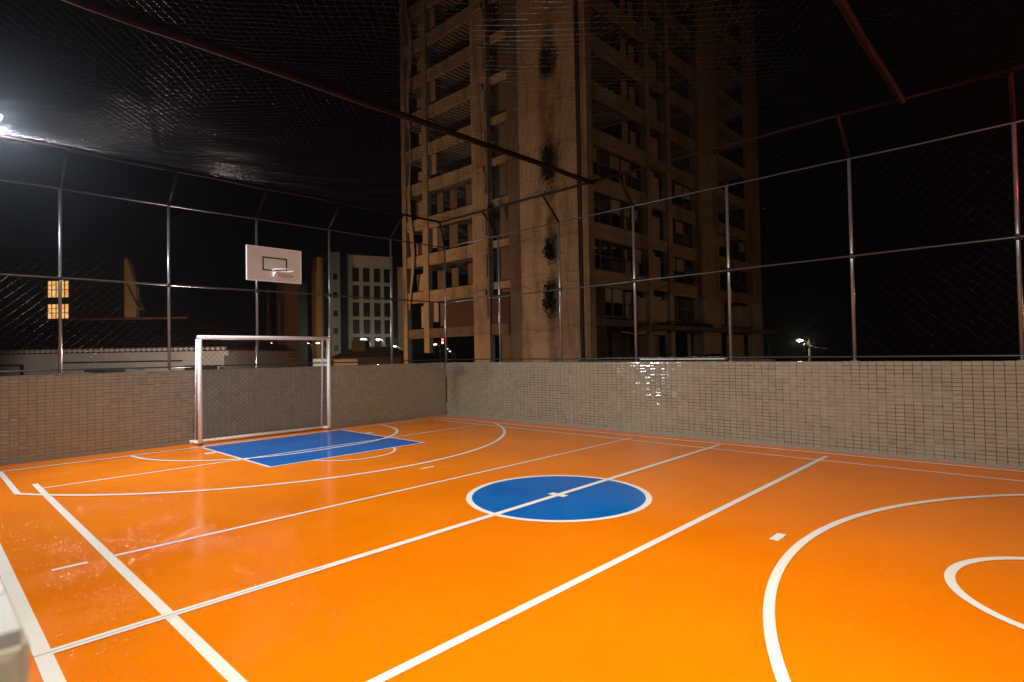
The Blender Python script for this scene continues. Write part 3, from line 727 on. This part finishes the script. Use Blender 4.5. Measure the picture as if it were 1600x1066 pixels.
# teal box unit on the lane in front of the house
ac = thing('rooftop_unit', 'dark teal slatted box unit in front of the pale house between two fence posts', 'box', (-.9, 19.0, -5.0), rz=math.atan2(7.46, -7.05))
MB().box(-.6, .6, -.4, .4, 0, 6.45).build('body', mat('dark_teal', (.03, .08, .085), .5), ac, bevel=.02)
for k in range(7): MB().box(-.5+k*.16, -.42+k*.16, .4, .43, 6.0, 6.35).build('slat', M_blk, ac)
MB().box(-.7, .7, -.5, .5, 6.46, 6.56).build('lid', M_blk, ac)

M_gab = mat('gable_render', (.028, .022, .011), .8)
M_brn = mat('brown_facade', (.13, .075, .028), .8); n = N(M_brn)
n.link(n.mix(n.noise(.8, 5, .65, stretch=(1, 1, .3)), (.05, .028, .011), (.09, .054, .021)), n.b.inputs['Base Color'])
# dark apartment house with two lit windows
dh = thing('dark_building', 'unlit building with two warm lit windows one above the other', 'building', (7.0, 69.0, -5.0), rz=R(-46.6))
M_sh = mat('unlit_render', (.006, .005, .005), .9, spec=.1); MB().box(-12, 4, .02, 12, 0, 17.5).build('wall', M_sh, dh); MB().box(-12.2, 4.2, -.1, 12.2, 17.51, 17.8).build('roof_slab', M_sh, dh)
for zc in (14.48, 12.02):
    w = MB(); x0, x1, z0, z1 = -4.23, -1.98, zc-.86, zc+.86
    w.box(x0-.06, x1+.06, -.05, .015, z0-.06, z0).box(x0-.06, x1+.06, -.05, .015, z1, z1+.06)
    for k in range(6): w.box(x0+(x1-x0)*k/5-.04, x0+(x1-x0)*k/5+.04, -.05, .015, z0, z1)
    w.box(x0, x1, -.045, .012, zc-.1, zc-.03).box(x0, x1, -.045, .012, zc+.42, zc+.47)
    f = w.build('window', M_dark, dh)
    for k in range(5):
        MB().box(x0+(x1-x0)*k/5+.04, x0+(x1-x0)*(k+1)/5-.04, -.01, .005, z0, z1).build('pane', M_win, f)
# pointed gable pillar
gp = thing('gable_wall', 'narrow pointed ochre gable wall rising behind the roof of the house', 'building', (6.1, 48.1, -5.0), rz=R(-46.6))
MB().add([(-.45,0,0),(.45,0,0),(.45,0,12.6),(-.2,0,14.9),(-.45,0,14.9),(-.45,.4,0),(.45,.4,0),(.45,.4,12.6),(-.2,.4,14.9),(-.45,.4,14.9)],
         [(4,3,2,1,0),(5,6,7,8,9),(0,1,6,5),(1,2,7,6),(2,3,8,7),(3,4,9,8),(4,0,5,9)]).build('wall', M_gab, gp)
MB().add([(-.2,-.25,13.0),(.75,-.25,11.0),(.75,.6,11.0),(-.2,.6,13.0),(-.2,-.25,12.8),(.75,-.25,10.8),(.75,.6,10.8),(-.2,.6,12.8)], [(0,1,2,3),(7,6,5,4),(0,4,5,1),(1,5,6,2),(2,6,7,3),(3,7,4,0)]).build('sloping_coping', M_dark, gp)

# ochre column building and companions between hoop and white block
cbg = thing('narrow_building', 'narrow brown building column seen below the backboard right of its post', 'building', (25.9, 63.45, -5.0), rz=R(-46.6))
MB().box(-.1, 1.55, 0, 3, 0, 16.2).build('wall', M_brn, cbg); MB().box(-1.5, -.12, .8, 3, 0, 16.8).build('wall', M_dark, cbg); MB().box(-2.6, -2.3, .5, .9, 0, 15.5).build('duct', M_dark, cbg)
MB().box(-1.0, -.8, .3, .79, 0, 14.0).build('duct', M_brn, cbg)
street_lamp(25.6, 60.2, .3, 'street lamp at the foot of the narrow brown building', M_lampo, 18, (1, .65, .25), group='sodium street lamps round the tower')
MB().box(0,1,0,1,0,1)
bp = thing('billboard', 'small bright white panel beside the curved lamp pole behind the goal', 'panel', (31.6, 68.0, -5.0), rz=R(-46.6))
MB().box(.1, 1.95, 0, .1, 5.55, 6.55).build('panel', mat('glowing_panel', (.8, .8, .75), .6, emit=(1, .97, .85), es=.38), bp); MB().box(.2, .3, .03, .09, 0, 5.55).build('leg', M_blk, bp); MB().box(1.6, 1.7, .03, .09, 0, 5.55).build('leg', M_blk, bp)  # lit look of the panel is put in as its own emission
ks = thing('kiosk', 'dark little kiosk block under the right end of the white panel', 'kiosk', (32.0, 65.5, -5.0), rz=R(-46.6))
MB().box(.6, 1.7, 0, 1, 0, 6.15).build('body', M_blk, ks, bevel=.05); MB().box(.5, 1.8, -.1, 1.1, 6.16, 6.3).build('roof', M_blk, ks)
ys = thing('lit_shop', 'small yellow lit shop front with two lamps seen under the crossbar', 'shop', (25.2, 79.0, -5.0), rz=R(-46.6))
MB().box(-1.3, 1.9, 0, 2, 0, 6.05).build('wall', mat('glowing_shop_wall', (.6, .3, .08), .7, emit=(1, .42, .06), es=.16), ys); MB().box(-1.4, 2.0, -.2, 2.1, 6.06, 6.2).build('roof', M_dark, ys)  # wall emission stands in for the lamplight on the shop front
for x in (.25, .95): MB().tube([(x, -.12, 6.45), (x, -.12, 6.75)], .14, 8).build('lamp', M_lampo, ys)

# ------------------------------------------------------------------ white apartment block
ab = thing('apartment_block', 'pale five storey apartment block with a grid of tall dark windows', 'building', (44.93, 80.98, -5.0), rz=R(-18.5))
Zr = 23.8
MB().box(0, 7.6, 0, 9, 0, Zr).build('wall', M_apt, ab); MB().box(-.1, 7.7, -.12, 9.1, Zr+.01, Zr+.25).build('parapet', M_apt, ab)
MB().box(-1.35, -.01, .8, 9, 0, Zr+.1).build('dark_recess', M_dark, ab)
MB().box(-2.85, -1.36, .15, 9, 0, Zr+.5).build('stair_wall', M_apt, ab)
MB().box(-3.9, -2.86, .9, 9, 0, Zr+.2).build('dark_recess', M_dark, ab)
pane_me = MB().box(-.62, .62, -.0, .03, -1.2, 1.2).mesh('pane', M_glass); 
fr = MB(); fr.box(-.72, .72, -.05, -.004, 1.2, 1.3).box(-.72, .72, -.07, -.004, -1.32, -1.2).box(-.72, -.62, -.05, -.004, -1.2, 1.2).box(.62, .72, -.05, -.004, -1.2, 1.2)
fr_me = fr.mesh('window_frame', M_apt)
M_pd = mat('window_void', (.018, .014, .012), .35)
pane2 = MB().box(-.62, .62, -.045, -.006, -1.2, 1.2).mesh('pane', M_pd)
for c, x in enumerate((1.2, 3.0, 4.85, 6.6)):
    for z in (15.7, 12.7, 9.75, 6.8, 3.85):
        w = inst(fr_me, 'window', ab, (x, 0, z+5), scale=(.9, 1, 1)); inst(pane2, 'pane', w)
        
spane = MB().box(-.36, .36, -.03, -.004, -.5, .5).mesh('pane', M_pd); sfr = MB().box(-.42, .42, -.05, -.002, .5, .56).box(-.42, .42, -.05, -.002, -.56, -.5).mesh('window_frame', M_apt)
for z in (15.2, 12.1, 9.0, 6.1, 3.2):
    w = inst(sfr, 'window', ab, (-2.15, .15, z+5)); inst(spane, 'pane', w)
# ochre ribbed side
sd = MB().box(-4.9, -3.92, 1.2, 6.4, 0, Zr-.3).build('side_wall', M_warm, ab)
for k in range(5): MB().box(-5.06, -4.902, 1.35+k*1.0, 1.75+k*1.0, 3, Zr-2.6).build('facade_fin', M_warm, ab)
for z in (17.6, 14.5, 11.4): MB().box(-5.03, -4.901, 1.21, 6.39, z+2, z+2.35).build('floor_band', M_warm, ab)
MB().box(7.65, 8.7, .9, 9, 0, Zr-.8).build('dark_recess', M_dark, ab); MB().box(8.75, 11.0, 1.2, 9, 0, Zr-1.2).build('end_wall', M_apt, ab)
# lamp lighting the ochre side
street_lamp(33.0, 79.5, 3.0, 'sodium lamp by the ochre side of the white apartment block', M_lampo, 300, (1, .6, .2), rz=R(-46), group='street lamps lit in the distance', size=.6)

# dark hip roofed house in front
hr = thing('hip_roof_house', 'dark hip roofed house with a square roof tank in front of the white block', 'house', (22.3, 45.8, -5.0), rz=R(-46.6))
MB().box(0, 6.7, 0, 5, 0, 6.7).build('wall', M_dark, hr)
MB().box(.1, 2.4, -.03, -.002, 5.9, 6.55).build('pale_band', M_house, hr)
MB().add([(-.3,-.3,6.7),(7.0,-.3,6.7),(7.0,5.3,6.7),(-.3,5.3,6.7),(1.5,2.2,7.75),(5.4,2.2,7.75)], [(0,1,5,4),(1,2,5),(2,3,4,5),(3,0,4),(3,2,1,0)]).build('roof', mat('dark_roof', (.03, .022, .02), .8), hr)
MB().box(1.5, 2.9, 1.2, 2.6, 7.3, 8.45).build('roof_tank', M_dark, hr, bevel=.04)
# red signal seen through the tower base
ts = thing('signal_light', 'red signal head glowing behind the open base of the tower', 'signal light', (71.4, 88.3, -5.0))
MB().tube([(0,.2,0),(0,.2,10.5)], .07, 8).build('pole', M_blk, ts, True); MB().box(-.2, .2, .05, .35, 9.0, 10.3).build('housing', M_blk, ts)
for z, m in ((10.0, M_lampr), (9.35, M_lampo)):
    MB().tube([(-.15, -.1, z), (0, .1, z)], .22, 12).build('lens', m, ts)

# utility pole with crossarm and wires at right
up_ = thing('utility_pole', 'wooden utility pole with crossarm beside the lone street lamp', 'utility pole', (80.9, 20.0, -5.0), rz=R(-46))
M_wood = mat('weathered_pole', (.28, .22, .12), .8)
MB().tube([(.4, 0, 0), (.4, 0, 8.3)], .22, 10, True, .16).build('pole', M_wood, up_, True); MB().box(-.4, 1.2, -.08, .08, 7.2, 7.35).build('crossarm', M_wood, up_)
for x in (-.3, .1, .8, 1.1): MB().tube([(x, 0, 7.36), (x, 0, 7.55)], .05, 6).build('insulator', M_goal, up_)
def wire(a, b, sag, label, r=.018):
    a = Vector(a); b = Vector(b)
    o = MB().tube([a.lerp(b, t/16) - Vector((0, 0, sag*4*(t/16)*(1-t/16))) for t in range(17)], r, 5).build('overhead_wire', M_blk if 'dark' in label else M_galv, None, True)
    return tag(o, label, 'wire')
wire((80.9, 20.0, 2.4), (62, 12.6, 1.75), .15, 'overhead wire running left from the utility pole')
wire((26.0, 60.5, 1.6), (20.6, 64.5, .9), -.4, 'upper bright cable fanning out left of the narrow brown building')
wire((26.0, 60.5, 1.2), (20.9, 62.8, .2), .2, 'lower bright cable fanning out left of the narrow brown building')
# lamp post frame at right of tower
fr_ = thing('sign_frame', 'thin rectangular steel frame standing left of the lone street lamp', 'frame', (70.0, 22.5, -5.0), rz=R(-46.6))
for x in (-2, 1.2): MB().tube([(x, 0, 0), (x, 0, 7.2)], .05, 6).build('leg', M_galv, fr_, True)
MB().tube([(-2, 0, 7.2), (1.2, 0, 7.2)], .05, 6).build('top_bar', M_galv, fr_, True)

# ------------------------------------------------------------------ rain water beads on the paint
M_water = bpy.data.materials.new('water_bead'); M_water.use_nodes = True; nt = M_water.node_tree; nt.nodes.clear()
o_ = nt.nodes.new('ShaderNodeOutputMaterial'); mx = nt.nodes.new('ShaderNodeMixShader'); tr = nt.nodes.new('ShaderNodeBsdfTransparent')
gs = nt.nodes.new('ShaderNodeBsdfGlossy'); gs.inputs['Roughness'].default_value = .13; mx.inputs[0].default_value = .17
nt.links.new(tr.outputs[0], mx.inputs[1]); nt.links.new(gs.outputs[0], mx.inputs[2]); nt.links.new(mx.outputs[0], o_.inputs[0])
dr = MB(); rg = random.Random(11); cnt = 0; ns = 7
CS = [(math.cos(2*math.pi*i/ns), math.sin(2*math.pi*i/ns)) for i in range(ns)]
FS = [(k*ns+i, k*ns+(i+1) % ns, (k+1)*ns+(i+1) % ns, (k+1)*ns+i) for k in range(2) for i in range(ns)] + [(2*ns+i, 2*ns+(i+1) % ns, 3*ns) for i in range(ns)]
while cnt < 9000:
    x = rg.gauss(-3.3, 1.2); y = rg.gauss(1.3, 2.0)
    if not (-5.1 < x < -2.3 - .22*max(0, 1.5-y) and -1.8 < y < 6.5): continue
    if noise.noise((x*1.1, y*1.1, 4.2)) + .6*noise.noise((x*3.2, y*3.2, 1.2)) < rg.uniform(-.35, .5): continue
    r = min(.011, .003+rg.expovariate(1/.0022)); h = r*rg.uniform(.24, .42); cnt += 1
    sx_, sy_ = r*rg.uniform(.8, 1.25), r*rg.uniform(.8, 1.25); vs = []
    for q, hh in ((1.0, 0.0), (.80, .40), (.45, .82)):
        vs += [(x+sx_*q*c, y+sy_*q*s_, .018*(0)+.001+h*hh) for c, s_ in CS]
    vs.append((x, y, .001+h)); dr.add(vs, FS)
wd = dr.build('water_beads', M_water, None, True, kind='stuff'); wd['label'] = 'scattered rain water beads glinting on the orange paint at left'

# ------------------------------------------------------------------ thin scattering volume added to imitate lens bloom round the lamps
hz = MB().box(-40, 110, -30, 110, -6.4, 50).build('bloom_haze', None, kind='stuff')
mh = bpy.data.materials.new('bloom_volume'); mh.use_nodes = True; nt = mh.node_tree; nt.nodes.clear()
out = nt.nodes.new('ShaderNodeOutputMaterial'); pv = nt.nodes.new('ShaderNodeVolumePrincipled')
pv.inputs['Color'].default_value = (.75, .85, 1, 1); pv.inputs['Density'].default_value = .0005; pv.inputs['Anisotropy'].default_value = .91
nt.links.new(pv.outputs[0], out.inputs['Volume']); hz.data.materials.append(mh); hz.display_type = 'WIRE'
